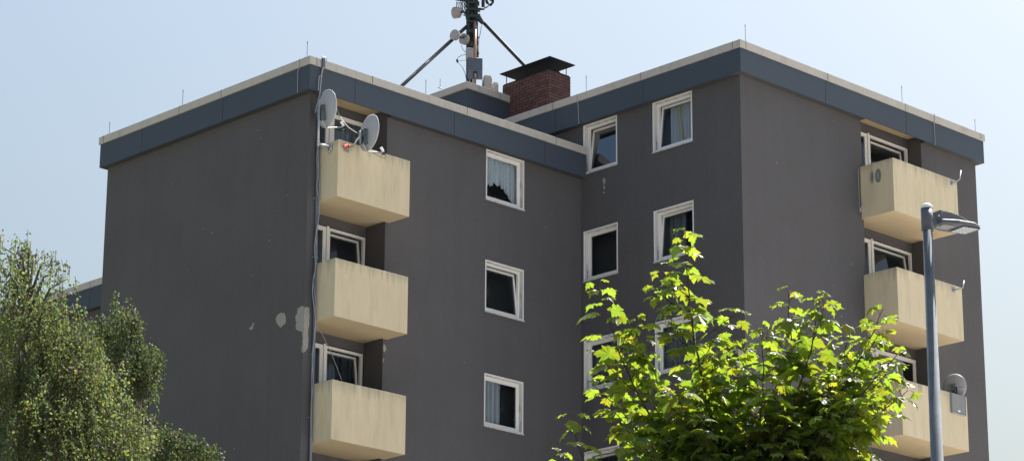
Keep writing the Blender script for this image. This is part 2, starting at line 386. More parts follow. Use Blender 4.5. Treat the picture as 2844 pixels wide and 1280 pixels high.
# left block: AB run (x=-OV) and BC run (y=-OV)
LA = 7.878
fas.box(-OV+I, -OV+I+.03, -OV+I, LA-I, T0-HF, T0-HC+.01)
fas.box(-OV+I+.03, XC-.002, -OV+I, -OV+I+.03, T0-HF, T0-HC+.01)
fas.box(-OV+I+.03, 8.5, LA-I-.03, LA-I, T0-HF, T0-HC+.01)
cop.box(-OV, .22, -OV, LA, T0-HC, T0); cop.box(.22, XC-.002, -OV, .22, T0-HC, T0); cop.box(.22, 8.5, LA-.45, LA, T0-HC, T0)
sof.box(-OV+I+.03, -.001, -OV+I+.03, LA-I-.03, T0-HF+.006, T0-HF+.03); sof.box(-.001, RX0, -OV+I+.03, -.001, T0-HF+.006, T0-HF+.03); sof.box(RX1, XC-.002, -OV+I+.03, -.001, T0-HF+.006, T0-HF+.03)
# right block
X0 = XC-OV; Y0 = YD-OV; X1 = 18.40
fas.box(X0+I, X0+I+.03, Y0+I, 9.3, T1-HF, T1-HC+.01)
fas.box(X0+I+.03, X1-I, Y0+I, Y0+I+.03, T1-HF, T1-HC+.01)
fas.box(X1-I-.03, X1-I, Y0+I+.03, 9.3, T1-HF, T1-HC+.01)
cop.box(X0, XC+.22, Y0, 9.35, T1-HC, T1); cop.box(XC+.22, X1, Y0, YD+.22, T1-HC, T1); cop.box(X1-.45, X1, YD+.22, 9.35, T1-HC, T1)
sof.box(X0+I+.03, XC-.001, Y0+I+.03, 9.3, T1-HF+.006, T1-HF+.03); sof.box(XC-.001, SX0, Y0+I+.03, YD-.001, T1-HF+.006, T1-HF+.03); sof.box(SX1, X1-I-.03, Y0+I+.03, YD-.001, T1-HF+.006, T1-HF+.03)
sof.box(XE+.001, X1-I-.03, YD-.001, 9.3, T1-HF+.006, T1-HF+.03)
# recess ceilings
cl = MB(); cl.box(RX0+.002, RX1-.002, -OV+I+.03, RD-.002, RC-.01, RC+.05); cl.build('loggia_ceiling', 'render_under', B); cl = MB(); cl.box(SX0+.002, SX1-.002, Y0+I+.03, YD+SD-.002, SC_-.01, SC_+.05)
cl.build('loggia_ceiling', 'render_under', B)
# wing
fas.box(4.4+I, 4.4+I+.03, BK+.2, 24.2, WZ-HF, WZ-HC+.01); cop.box(4.4, 4.86, BK+.12, 24.2, WZ-HC, WZ); sof.box(4.4+I+.03, WX-.001, BK+.2, 24.2, WZ-HF+.006, WZ-HF+.03)
cop.box(4.86, 14, 23.8, 24.2, WZ-HC, WZ)
# penthouse
PX, PY, PZ = 9.36, 4.71, G+3.20
pent = MB(); pent.box(PX+.06, 13.5, PY+.06, 9.0, T1-.3, PZ-.18); pent.build('penthouse', 'fascia', B)
cop.box(PX, PX+.35, PY, 9.06, PZ-HC, PZ); cop.box(PX+.35, 10.98, PY, PY+.3, PZ-HC, PZ)
cop.box(13.3, 13.6, PY, 9.06, PZ-HC, PZ)
# seams and drip joints
for y in (7.68, 4.63, 3.01): seam.box(-OV-.003, -OV, y-.006, y+.006, T0-HC, T0+.002)
for y in (6.12, 2.97): seam.box(-OV+I-.003, -OV+I, y-.006, y+.006, T0-HF, T0-HC)
for x in (-.03, 1.67, 4.72, 7.76): seam.box(x-.006, x+.006, -OV-.003, -OV, T0-HC, T0+.002)
for x in (1.18, 4.34, 7.4): seam.box(x-.006, x+.006, -OV+I-.003, -OV+I, T0-HF, T0-HC)
for x in (8.86, 11.92, 15.02, 16.23, 18.22): seam.box(x-.006, x+.006, Y0-.003, Y0, T1-HC, T1+.002)
for x in (11.87, 15.08): seam.box(x-.006, x+.006, Y0+I-.003, Y0+I, T1-HF, T1-HC)
for y in (.76, -2.3, -5.3): seam.box(X0-.003, X0, y-.006, y+.006, T1-HC, T1+.002)
for y in (-2.34, .7): seam.box(X0+I-.003, X0+I, y-.006, y+.006, T1-HF, T1-HC)
for y in (14.5, 17.5): seam.box(4.397, 4.4, y-.006, y+.006, WZ-HC, WZ+.002); seam.box(4.4+I-.003, 4.4+I, y+.03, y+.042, WZ-HF, WZ-HC)
for x in (9.8, 10.6): seam.box(x-.005, x+.005, PY-.003, PY, PZ-HC, PZ+.002)
fas.build('fascia', 'fascia', B); cop.build('coping', 'coping', B, bevel=.006); sof.build('soffit', 'soffit', B); 
rf = MB()
rf.face([(0, 0, T0-.1), (XC, 0, T0-.1), (XC, BK, T0-.1), (0, BK, T0-.1)]); rf.face([(XC, YD, T1-.1), (XE, YD, T1-.1), (XE, 9.2, T1-.1), (XC, 9.2, T1-.1)])
rf.face([(WX, BK, WZ-.1), (14, BK, WZ-.1), (14, 24, WZ-.1), (WX, 24, WZ-.1)]); rf.face([(PX+.3, PY+.3, PZ-.1), (13.3, PY+.3, PZ-.1), (13.3, 9, PZ-.1), (PX+.3, 9, PZ-.1)])
rf.build('roof', 'roofing', B)

# balconies
def balcony(x0, x1, yw, d, ztop, h, rd, rx0, rx1, first=False):
    b = MB(); t = .08; zb = ztop-h; sl = .16
    y0 = yw-d
    b.box(x0, x1, y0, y0+t, zb, ztop, 0)                          # front
    b.box(x0, x0+t, y0+t, yw-.001, zb, ztop, 0); b.box(x1-t, x1, y0+t, yw-.001, zb, ztop, 0)
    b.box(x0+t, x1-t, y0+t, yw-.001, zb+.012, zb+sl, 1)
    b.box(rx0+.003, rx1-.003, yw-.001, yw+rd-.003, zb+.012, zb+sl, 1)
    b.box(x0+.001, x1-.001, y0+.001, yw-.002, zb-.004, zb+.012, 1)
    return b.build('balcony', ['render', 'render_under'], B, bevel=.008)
bx0, bx1, bd, bz, bh = .2865, 2.4835, .699, T0-2.0143, 1.351
rx0, rx1, rbd, rz_, rbh = 13.3813, 15.9947, 1.0257, T1-2.031, 1.3665
for k in range(7):
    balcony(bx0, bx1, 0, bd, bz-k*FL, bh, RD, RX0, RX1)
    balcony(rx0, rx1, YD, rbd, rz_-k*FL, rbh, SD, SX0, SX1)

# chimney
CXa, CXb, CYa, CYb, CZ = 11.0, 11.83, 3.25, 5.03, G+3.61
c = MB(); c.box(CXa, CXb, CYa, CYb, T1-.3, CZ-.03); chim = c.build('chimney', 'brick', B)
c = MB(); c.box(CXa+.02, CXb-.02, CYa+.02, CYb-.02, CZ-.03, CZ); c.box(CXa+.2, CXb-.2, CYa+.2, CYb-.3, CZ, CZ+.12); c.build('chimney_crown', 'capmetal', chim, origin=(0, 0, 0))
c = MB(); z = G+3.88
A_, B_, C_ = on(1527.1, 157.2, 2, z), on(1387.6, 206.5, 2, z), on(1596, 181.7, 2, z)
x0_, y0_, y1_, x1_ = (A_.x+B_.x)/2, (A_.y+C_.y)/2, B_.y, C_.x
c.box(x0_, x1_+.02, y0_, y1_, z-.012, z+.012)
c.build('chimney_cap', 'capmetal', chim, origin=(0, 0, 0))
for px_, py_ in ((CXa+.05, CYa+.1), (CXa+.05, CYb-.1), (CXb-.06, CYa+.1), (CXb-.06, CYb-.1), (CXa+.05, (CYa+CYb)/2)):
    c = MB(); c.tube([(px_, py_, CZ-.02), (px_, py_, z)], .012, 6); c.build('cap_post', 'capmetal', chim, origin=(0, 0, 0))

# lightning rods
def rod(p, h=.55):
    c = MB(); p = Vector(p); c.tube([p-Vector((0, 0, .05)), p+Vector((0, 0, h*.85))], .006, 6); c.tube([p+Vector((0, 0, h*.85)), p+Vector((0, 0, h))], [.011, .005], 6)
    c.tube([p+Vector((-.06, 0, -.01)), p+Vector((.06, 0, -.01))], .012, 6); c.build('lightning_rod', 'wire', B)
for p, h in (((-.2, 7.5, T0), .33), ((-.2, 4.55, T0), .42), ((-.2, -.08, T0), .40), ((3.44, -.15, T0), .40), ((8.75, -.33, T1), .48), ((8.9, -5.5, T1), .46), ((14.96, -5.5, T1), .48), ((18.05, -5.5, T1), .36), ((9.2, 5.6, PZ), .25)):
    rod(p, h)
# down wires on the fascia
for pts in ([(-OV-.01, .12, T0+.01), (-OV-.012, .13, T0-HC), (-OV+.01, .2, T0-HC-.1), (-OV+.02, .2, T0-HF)],
            [(X0-.012, -.1, T1+.01), (X0-.012, -.12, T1-HC), (X0+.02, -.12, T1-HC-.1), (X0+.02, -.14, T1-HF)],
            [(16.22, Y0-.012, T1+.03), (16.22, Y0-.012, T1-HC), (16.24, Y0+.02, T1-HC-.1), (16.24, Y0+.02, T1-HF-.02)]):
    c = MB(); c.tube(pts, .008, 6); c.build('earth_wire', 'cable', B)
# bare plaster where the stucco has flaked
def patch(axis, val, pts, mname='plaster', name='flaked_patch', n=4):
    # outline roughened
    P = []
    for k in range(len(pts)):
        a, b = pts[k], pts[(k+1) % len(pts)]
        for j in range(n):
            t = j/n; P.append((a[0]+(b[0]-a[0])*t+(random.uniform(-.012, .012) if j else 0), a[1]+(b[1]-a[1])*t+(random.uniform(-.012, .012) if j else 0)))
    c = MB(); s = -1
    fn = (lambda u, v, w: (val+w, u, G+v)) if axis == 0 else (lambda u, v, w: (u, val+w, G+v))
    c.prism(P, 0.002, -.004, fn); return c.build(name, mname, B)
patch(0, 0, [(0.006, -5.86), (.09, -5.84), (.23, -5.87), (.24, -5.98), (.3, -6.05), (.29, -6.14), (.24, -6.17), (.28, -6.24), (.27, -6.33), (.18, -6.4), (.05, -6.45), (.02, -6.61), (.05, -6.8), (.05, -6.93), (.006, -6.9)])
patch(1, 0, [(.006, -5.89), (.15, -5.87), (.16, -6.26), (.13, -6.41), (.14, -6.78), (.06, -6.9), (.006, -6.95)])
patch(0, 0, [(.83, -5.85), (.76, -5.88), (.69, -5.88), (.63, -6.02), (.64, -6.14), (.72, -6.17), (.81, -6.21), (.93, -6.10), (1.0, -5.97), (.94, -5.90)])
patch(0, 0, [(1.76, -5.90), (1.80, -6.05), (1.88, -6.06), (1.96, -6.0), (1.89, -5.99)])
for q in ([(-.86, -.98), (-.80, -.93), (-.76, -1.0), (-.79, -1.12), (-.84, -1.1)], [(-.83, -1.13), (-.77, -1.15), (-.80, -1.26), (-.84, -1.2)], [(-.81, -1.3), (-.77, -1.29), (-.77, -1.33), (-.82, -1.33)]):
    patch(0, XC, q)
patch(1, 0, [(2.385, -6.29), (2.44, -6.3), (2.47, -6.40), (2.43, -6.47), (2.385, -6.45)])
patch(1, 0, [(2.378, -6.62), (2.40, -6.62), (2.40, -6.72), (2.378, -6.72)])
random.seed(3)
for k in range(14):
    y, z = random.uniform(.3, 7), random.uniform(-9, -1.2); r = random.uniform(.008, .018)
    patch(0, 0, [(y-r, z), (y, z-r), (y+r, z), (y, z+r*1.4)], n=1)
for k in range(8):
    y, z = random.uniform(3, 8), random.uniform(-9, -1.2); r = random.uniform(.008, .015)
    patch(1, 0, [(y-r, z), (y, z-r), (y+r, z), (y, z+r*1.4)], n=1)
for k in range(10):
    y, z = random.uniform(9, 13), random.uniform(-7, .4); r = random.uniform(.008, .018)
    patch(1, YD, [(y-r, z), (y, z-r), (y+r, z), (y, z+r*1.4)], n=1)
# painted-over house number on the upper right balcony side: "10", its strokes smudged over
def blob(cy, cz, ry, rz, n=18):
    return [(cy+ry*math.cos(6.283*k/n)*(1+random.uniform(-.1, .1)), cz+rz*math.sin(6.283*k/n)*(1+random.uniform(-.06, .06))) for k in range(n)]
patch(0, rx0, blob(-5.683, -1.0, .062, .17), 'smudge2', 'painted_number', 1)
patch(0, rx0-.003, blob(-5.683, -1.0, .038, .13), 'smudge', 'painted_number', 1)
patch(0, rx0, blob(-5.872, -1.0, .10, .19), 'smudge2', 'painted_number', 1)
rx0 -= .003
def ring_patch(cy, cz, ry, rz, t):
    c = MB(); n = 20
    for k in range(n):
        a, b = 6.283*k/n, 6.283*(k+1)/n
        c.prism([(cy+ry*math.cos(a), cz+rz*math.sin(a)), (cy+ry*math.cos(b), cz+rz*math.sin(b)), (cy+(ry-t)*math.cos(b), cz+(rz-t)*math.sin(b)), (cy+(ry-t)*math.cos(a), cz+(rz-t)*math.sin(a))], .001, -.004, lambda u, v, w: (rx0+w, u, G+v))
    c.build('painted_number', 'smudge', B)
ring_patch(-5.872, -1.0, .083, .17, .058); rx0 += .003
q = on(2393, 573, 1, YD-.04)
c = MB(); c.tube([q+Vector((0, -.02, -.05)), q+Vector((0, -.02, .05))], [.045, .035], 12); c.box(q.x-.05, q.x+.02, YD-.03, YD-.001, q.z-.14, q.z-.02, 0); c.tube([(q.x-.05, YD-.012, q.z), (q.x-.05, YD-.012, q.z+1.0)], .007, 6); c.build('junction_box', 'cable', B)
# conduit with hanging cables
c = MB(); c.tube([(.245, -.035, 0.3), (.27, -.035, G-8.7), (.28, -.035, G-6.9), (.275, -.035, G-5), (.235, -.035, G-2.5), (.23, -.035, T0-HF-.02)], .034, 10)
for zz in (-3.3, -4.7, -6.95, -8.4, -9.6): c.box(.15, .32, -.05, -.002, G+zz, G+zz+.025)
c.build('conduit', 'conduit', B, smooth=False)
# bracket and tube over the coping
p0 = on(898.4, 165, 1, -OV-.03)
c = MB(); c.box(p0.x-.03, p0.x+.04, -OV-.05, -OV-.005, T0-.2, T0+.02); c.tube([(p0.x-.05, -OV-.03, T0-.02), (p0.x-.05, -OV-.03, T0+.06), (p0.x+.09, -OV-.03, T0+.06), (p0.x+.09, -OV-.03, T0-.03)], .006, 6)
c.build('coping_bracket', 'clamp', B)
c = MB(); c.tube([(p0.x, -OV-.03, T0-.2), (p0.x-.01, -OV+.01, T0-.35), (p0.x-.06, -OV+.0, T0-HF-.1), (p0.x-.1, -.15, T0-1.3)], .016, 8); c.tube([(p0.x-.04, -OV-.01, T0-.42), (p0.x-.1, -OV-.01, T0-.44), (p0.x-.12, -OV-.02, T0-HF)], .012, 6)
c.build('cable_tube', 'cable', B)

# ------------------------------------------------------------------ satellite dishes
def make_dish(loc, az, label, w=.40, h=.44, mt='dish', armlen=.42, armside=0, tilt=4, pipe=None, pipemat='steel', group=None, extras=True):
    t = thing('satellite_dish', label, 'satellite dish', loc, az-math.pi/2, group)
    T = Matrix.Rotation(R_(tilt), 3, 'X')
    def loc3(x, y, z): return T @ Vector((x, y, z))
    c = MB(); n = 40; rings = 7; idx = []
    for k in range(rings+1):
        f = k/rings
        for j in range(n):
            a = 6.283185*j/n; x, z = w*f*math.cos(a), h*f*math.sin(a)
            c.v.append(tuple(loc3(x, .075*f*f, z)))
    for k in range(rings):
        for j in range(n):
            j2 = (j+1) % n; c.f.append((k*n+j, k*n+j2, (k+1)*n+j2, (k+1)*n+j)); c.m.append(0); c.uv.append([(0, 0)]*4)
    rf_ = c.build('reflector', mt, t, origin=(0, 0, 0), smooth=True)
    so = rf_.modifiers.new('thickness', 'SOLIDIFY'); so.thickness = .006
    e = MB(); pts = [loc3((w+.003)*math.cos(6.283185*j/n), .078, (h+.003)*math.sin(6.283185*j/n)) for j in range(n+1)]
    e.tube(pts, .006, 6, cap=False); e.build('rim', mt if mt == 'dishdark' else 'white', t, origin=(0, 0, 0), smooth=True)
    a = MB(); p1 = loc3(0, -.03, -h*.45); p2 = loc3(0, .03, -h-.03); p3 = loc3(armside, armlen, -h*.86)
    a.tube([p1, loc3(0, -.06, -h*.7), p2, p3], .014 if mt == 'dishdark' else .02, 8); a.build('feed_arm', 'steel', t, origin=(0, 0, 0), smooth=True)
    l = MB(); l.tube([p3+Vector((0, .02, -.05)), p3+Vector((0, -.02, .06)), p3+Vector((0, -.07, .12))], [.03, .03, .034], 12); l.build('lnb', 'white', t, origin=(0, 0, 0))
    l = MB(); l.box(p3.x-.035, p3.x+.035, p3.y-.02, p3.y+.035, p3.z-.05, p3.z+.02); l.tube([p3+Vector((0, .03, -.04)), p3+Vector((0, .09, -.02)), p3+Vector((0, .05, -.13)), p3+Vector((0, -.12, -.1)), p3+Vector((0, -.3, -.06))], .006, 6); l.build('lnb_holder', 'black', t, origin=(0, 0, 0))
    b = MB()
    b.box(-.06, .06, -.08, .0, -.13, .05); 
    for z in (-.10, .02):
        b.tube([(-.13, -.075, z), (.11, -.075, z)], .010, 6); b.tube([(-.13, -.11, z-.015), (.08, -.10, z-.015)], .008, 6)
    b.box(.04, .055, -.10, .02, -.3, .06); b.box(-.055, -.04, -.10, .02, -.3, .02)
    b.build('clamp', 'clamp', t, origin=(0, 0, 0))
    return t
AZ = R_(-7)
# dish 1 hangs on a pole held off the left side of the top balcony
q = on(918.7, 406, 0, bx0)
pole_xy = (bx0-.37, q.y)
d1c = on(898.3, 301.5, 1, q.y)
t = make_dish((pole_xy[0]+.12, q.y-.02, d1c.z), AZ, 'grey satellite dish on a vertical pole, left of the top left balcony', tilt=4, armlen=.52)
t['_dummy'] = 0; del t['_dummy']
def addworld(mb, name, mt, parent, smooth=True):      # world-space mesh parented to a rotated thing
    o = mb.build(name, mt, None, origin=(0, 0, 0), smooth=smooth); o.parent = parent
    o.matrix_parent_inverse = (Matrix.Translation(parent.location) @ parent.rotation_euler.to_matrix().to_4x4()).inverted(); return o
c = MB(); zt, zb = d1c.z+.10, on(886, 402, 0, pole_xy[0]).z
c.tube([(pole_xy[0], q.y, zb-.03), (pole_xy[0], q.y, zt+.08)], .024, 10); addworld(c, 'pole', 'steel', t)
c = MB(); c.tube([(pole_xy[0]-.02, q.y, zb+.03), (bx0-.03, q.y, zb+.03)], .03, 8); c.box(bx0-.035, bx0-.001, q.y-.06, q.y+.06, zb-.06, zb+.10); c.tube([(bx0-.02, q.y, zb+.02), (bx0-.05, q.y, zb-.12)], .02, 6); addworld(c, 'wall_bracket', 'steel', t)
# dish 2 in front of the top balcony
q2 = on(961, 412, 1, -bd); cen = on(1015.6, 366.4, 1, -bd-.38)
t = make_dish((cen.x+.02, cen.y, cen.z), AZ, 'grey satellite dish in front of the top left balcony, red tape at its bracket', w=.385, h=.435, tilt=-3, armlen=.50)
c = MB(); e = on(997, 388, 1, -bd-.40)
c.tube([tuple(q2), (q2.x+.06, -bd-.22, q2.z+.02), (e.x-.07, -bd-.38, e.z-.03), (e.x, -bd-.42, e.z+.06), (e.x, -bd-.42, e.z+.2)], .022, 8); addworld(c, 'curved_pipe', 'steel', t)
c = MB(); c.box(q2.x-.07, q2.x+.09, -bd-.014, -bd-.001, q2.z-.09, q2.z+.06); addworld(c, 'bracket_plate', 'steel', t, False)
c = MB()
random.seed(11)
for k in range(7):
    a = q2+Vector((random.uniform(-.1, .03), -.03, random.uniform(-.04, .06))); c.tube([a, a+Vector((random.uniform(-.05, .05), -.02, random.uniform(-.04, .04))), a+Vector((random.uniform(-.05, .08), -.03, random.uniform(-.04, .04)))], .02, 6)
addworld(c, 'tape', 'red', t)
# dish 3 behind the third right balcony's parapet
cen3 = on(2649, 1073, 1, YD-rbd+.28)
t = make_dish(tuple(cen3), R_(20), 'dark grey mesh satellite dish half hidden behind the lowest right balcony', w=.30, h=.33, mt='dishdark', armlen=.3, tilt=3)
c = MB(); c.tube([(cen3.x, cen3.y-.08, cen3.z-.6), (cen3.x, cen3.y-.08, cen3.z+.03)], .018, 8); addworld(c, 'pole', 'wire', t)
pA, pB, pC, pD = [on(x, y, 1, YD-rbd+.1) for x, y in ((2646, 1068), (2676, 1076), (2671, 1097), (2645, 1090))]
c = MB(); c.tube([pA, pB, pC], .007, 6); addworld(c, 'wire_arm', 'wire', t)
# empty dish arms
for (px, py), (ex, ey), (tx, ty), lab in (((2643.3, 507), (2665, 500), (2668.5, 474), 'empty bent antenna bracket at the corner of the top right balcony'), ((2648.9, 804), (2674, 800), (2677, 779), 'empty bent antenna bracket on the middle right balcony')):
    y = YD-rbd; a = on(px, py, 1, y); e = on(ex, ey, 1, y-.22); tp = on(tx, ty, 1, y-.22)
    th = thing('antenna_bracket', lab, 'bracket', tuple(a), 0, 'empty antenna brackets')
    c = MB(); c.box(a.x-.07, a.x+.05, y-.012, y-.001, a.z-.08, a.z+.08); c.box(a.x-.03, a.x+.02, y-.05, y-.012, a.z-.05, a.z+.03); c.build('plate', 'steel', th)
    c = MB(); c.tube([(a.x, y-.02, a.z), (a.x+.05, y-.12, a.z), (e.x-.05, y-.22, e.z-.01), (e.x+.015, y-.22, e.z+.03), (tp.x, y-.22, tp.z)], .017, 8); c.build('arm', 'steel', th, smooth=True)
# grey louvre panel hooked on the lowest right balcony
y = YD-rbd
a = on(2638.9, 1089, 1, y-.02); b = on(2684.6, 1156, 1, y-.06)
th = thing('vent_panel', 'grey ribbed panel with a small white label on the lowest right balcony', 'panel', (a.x, y, b.z))
c = MB(); wd = b.x-a.x; hh = a.z-b.z
hh = a.z - .0 - (b.z+wd*.0)
c = MB(); nrib = 16
for k in range(nrib): c.box(a.x+.015, b.x-.02, y-.055-.0*k, y-.03, b.z+.05+k*(hh-.06)/nrib, b.z+.05+(k+.8)*(hh-.06)/nrib)
c.box(a.x, b.x-.005, y-.03, y-.006, b.z+.01, a.z+.0)
c.build('louvre', 'vent', th)
c = MB(); c.box(a.x, b.x-.005, y-.065, y-.031, b.z, b.z+.025); c.box(b.x-.018, b.x-.006, y-.064, y-.031, b.z+.025, a.z); c.build('frame', 'steel', th)
c = MB(); c.box(a.x+wd*.42, a.x+wd*.58, y-.06, y-.056, b.z+.07, b.z+.11); c.build('sticker', 'label', th)

# loose cables
def cable(pts, r, mt, lab, name='cable'):
    c = MB(); P = [Vector(p) for p in pts]; Q = []
    for k in range(len(P)-1):        # Catmull-Rom
        p0, p1, p2, p3 = P[max(k-1, 0)], P[k], P[k+1], P[min(k+2, len(P)-1)]
        for j in range(6):
            t_ = j/6; Q.append(.5*((2*p1)+(-p0+p2)*t_+(2*p0-5*p1+4*p2-p3)*t_*t_+(-p0+3*p1-3*p2+p3)*t_**3))
    Q.append(P[-1]); c.tube(Q, r, 6)
    o = c.build(name, mt, None, origin=P[0], smooth=True); single(o, P[0], lab, 'cable'); return o
random.seed(5)
wx = lambda x, y: on(x, y, 1, -.085)
cable([wx(883, 402), wx(884, 470), wx(880, 520), wx(886, 560), wx(884, 610), wx(874, 680), wx(876, 740), wx(868, 800), wx(873, 860), wx(876, 905), wx(867, 990), wx(870, 1060), wx(864, 1130), wx(862, 1290), wx(856, 1500)], .011, 'cable', 'pale grey cable swinging down in loops along the conduit by the left balconies')
wx2_ = lambda x, y: on(x, y, 1, -.115)
cable([wx2_(886, 402), wx2_(880, 440), wx2_(886, 500), wx2_(887, 590), wx2_(878, 650), wx2_(880, 720), wx2_(870, 780), wx2_(877, 840), wx2_(872, 950), wx2_(866, 1030), wx2_(865, 1200), wx2_(858, 1500)], .007, 'cable', 'thin grey cable hanging nearly straight beside the looping one')
cable([on(931, 282, 1, .1), on(938, 310, 1, -.1), on(950, 332, 1, -.4), on(968, 354, 1, -.8), on(992, 370, 1, -1.0)], .008, 'cablew', 'cream cable sagging from the loggia ceiling to the front satellite dish')
cable([on(877, 902, 1, -.12), on(893, 925, 1, -.15), on(906, 950, 1, -.2), on(928, 1000, 1, -.35), on(949, 1055, 1, -.6)], .006, 'cable', 'thin wire slanting into the lowest left balcony')

# ------------------------------------------------------------------ antenna mast
DM = 70.25
mb_ = at(1312, 262, DM)
mast = thing('antenna_mast', 'dark steel phone mast with cables and round drums on the rooftop', 'antenna mast', (mb_.x, mb_.y, PZ-.1))
def P(px, py, d=0): return at(px, py, DM+d)
def part(mb, name, mt, smooth=False, bevel=0): return mb.build(name, mt, mast, smooth=smooth, bevel=bevel)
c = MB(); c.tube([P(1299.5, 240), P(1300.5, -260)], .052, 12); part(c, 'pole', 'mast', True)
c = MB(); c.tube([P(1309, 240, .18), P(1310, -260, .18)], .04, 12); part(c, 'pole', 'mast', True)
c = MB(); c.tube([P(1318, 240, -.05), P(1320, 62, -.05)], .044, 14); part(c, 'pole', 'copper', True)
c = MB(); c.tube([P(1321, 66, .02), P(1322, -260, .02)], .055, 12); part(c, 'pole', 'mast', True)
random.seed(21)
c = MB()
for k in range(12):
    x = random.uniform(1303, 1316); pts = []
    for y in range(150, -60, -22): x += random.uniform(-1.4, 1.4); x = min(max(x, 1301), 1318); pts.append(P(x, y, random.uniform(-.02, .1)))
    c.tube(pts, .013, 5)
for k in range(5):
    x = random.uniform(1324, 1327); pts = []
    for y in range(160, -60, -20): pts.append(P(x+random.uniform(-.8, 1.2), y, .05))
    c.tube(pts, .010, 5)
part(c, 'cable_bundle', 'black')
c = MB()
for y0, y1, x0, x1 in ((44, 52, 1293, 1331), (60, 66, 1296, 1328), (84, 95, 1296, 1315), (118, 132, 1295, 1314), (26, 32, 1296, 1334), (8, 14, 1300, 1332)):
    a = P((x0+x1)/2, (y0+y1)/2); w = (x1-x0)/2/103; h = (y1-y0)/2/103
    T = Matrix.Translation(a) @ Matrix.Rotation(YAW-math.pi/2, 4, 'Z'); c = MB(); c.box(-w, w, -.09, .09, -h, h, 0, T); part(c, 'crossplate', 'mast')
# struts
c = MB(); c.tube([P(1296, 74.5), P(1117, 238, -2.0), P(880, 455, -4.25)], .05, 12); part(c, 'strut', 'mast', True)
c = MB(); c.tube([P(1330, 50), P(1456, 182, .7), P(1761, 499, 1.75)], .05, 12); part(c, 'strut', 'mast', True)
c = MB(); c.tube([P(1326, 45), P(1342, 66)], [.10, .055], 10); part(c, 'strut_foot', 'mast')
# drums
def drum(px, py, az, r, d, tilt=0, deep=False, dd=-.15):
    a = P(px, py, dd); n = Vector((math.cos(az), math.sin(az), tilt)).normalized()
    c = MB(); c.tube([a-n*d*.5, a+n*(d*.2)], [r*.97, r], 28); c.tube([a+n*(d*.2), a+n*(d*.5)], [r*1.02, r*1.02], 28)
    if deep: c.tube([a-n*d, a-n*d*.5], [r*.35, r*.97], 28)
    o = part(c, 'microwave_drum', 'drum', False)
    c = MB(); c.tube([a+n*d*.5, a+n*(d*.5+.004)], r*.93, 28); c.build('radome', 'radio', o, origin=mast.location)
    c = MB(); c.tube([a-n*d*.5, a-n*(d+.12), P(1297, py+6)], .03, 8); c.build('drum_mount', 'mast', o, origin=mast.location)
drum(1264, 98.5, YAW+math.pi-R_(-38)*-1, .145, .10, dd=-.62)
drum(1290, 110, YAW+math.pi-R_(45), .150, .12)
drum(1268, 36, YAW+R_(58), .16, .14, .15, True)
# radio box, cabinet, sector panels
def vbox(px0, px1, py0, py1, d, th, name, mt, rz=0, tilt=0, parent=None):
    a = P((px0+px1)/2, (py0+py1)/2, d); w = (px1-px0)/2/104; h = (py1-py0)/2/104
    T = Matrix.Translation(a) @ Matrix.Rotation(YAW-math.pi/2+rz, 4, 'Z') @ Matrix.Rotation(tilt, 4, 'X')
    c = MB(); c.box(-w, w, -th/2, th/2, -h, h, 0, T); return part(c, name, mt, bevel=.01), T, w, h
vbox(1295, 1313, 134, 163, -.2, .16, 'radio_unit', 'radio', .35)
cab, T, w, h = vbox(1299, 1340, 160, 223, -.42, .10, 'equipment_cabinet', 'cabinet', .12, -.10)
c = MB()
for k in range(5): z = h-.03-k*(h*1.25)/5; c.box(-w-.008, w+.008, -.058, -.049, z-.012, z+.004, 0, T)
c.build('rib', 'darkgrey', cab, origin=mast.location)
c = MB(); c.box(-.055, .055, -.062, -.045, -h-.005, -h*.35, 0, T); c.build('slot', 'black', cab, origin=mast.location)
c = MB(); c.box(-.03, .03, -.075, -.063, -h+.0, -h+.12, 0, T); c.build('bright_fitting', 'copper', cab, origin=mast.location)
vbox(1266, 1300, -120, 9, -.1, .14, 'sector_antenna', 'mast', .4)
vbox(1338, 1347, -120, 28, .1, .08, 'sector_antenna', 'mast', -.2)
vbox(1361, 1369, -120, 10, .1, .10, 'sector_antenna', 'mast', -.5)
c = MB(); c.tube([P(1322, 26), P(1345, 26)], .035, 8); c.tube([P(1322, -20), P(1345, -20)], .035, 8); part(c, 'outrigger', 'mast', True)
c = MB()
for k in range(9):
    x = 1268+k*3.3; pts = [P(x, 6), P(x+2+random.uniform(-2, 3), 18+random.uniform(-3, 6)), P(x+8+random.uniform(-3, 2), 30+random.uniform(-5, 6)), P(1298+random.uniform(-2, 2), 44+random.uniform(-8, 10))]
    c.tube(pts, .011, 5)
for k in range(5):
    s = k*2.2; c.tube([P(1347+k, -4), P(1350+s, 10+k), P(1358+s*.6, 15+k*.8), P(1366+s*.6, 8), P(1368+s*.4, -6)], .010, 5)
for k in range(3): c.tube([P(1332, 28+k), P(1350, 21+k), P(1364, 13), P(1370+k, -2)], .010, 5)
for k in range(4):
    n = 14; a0 = (1292+random.uniform(-3, 3), 14+k*9)
    c.tube([P(a0[0]+4.5*math.cos(6.283*j/n), a0[1]+5*math.sin(6.283*j/n)) for j in range(n+1)], .009, 5)
part(c, 'jumper_cable', 'black')
c = MB()
c.tube([P(1281, 127), P(1285, 137), P(1296, 150)], .008, 5)
c.tube([P(1296, 152), P(1283, 154), P(1272, 160), P(1270, 168), P(1271, 173)], .008, 5); c.tube([P(1270, 170), P(1296, 168)], .006, 5)
c.tube([P(1271, 173), P(1284, 187), P(1292, 205), P(1295, 222)], .008, 5); c.tube([P(1269, 166), P(1271, 174)], .028, 8)
c.tube([P(1337, 72), P(1334, 95), P(1330, 106), P(1329, 140), P(1329, 160)], .008, 5); c.tube([P(1326, 144), P(1329, 150)], .03, 8); c.tube([P(1330, 104), P(1330, 107)], .02, 8)
part(c, 'loose_cable', 'black')
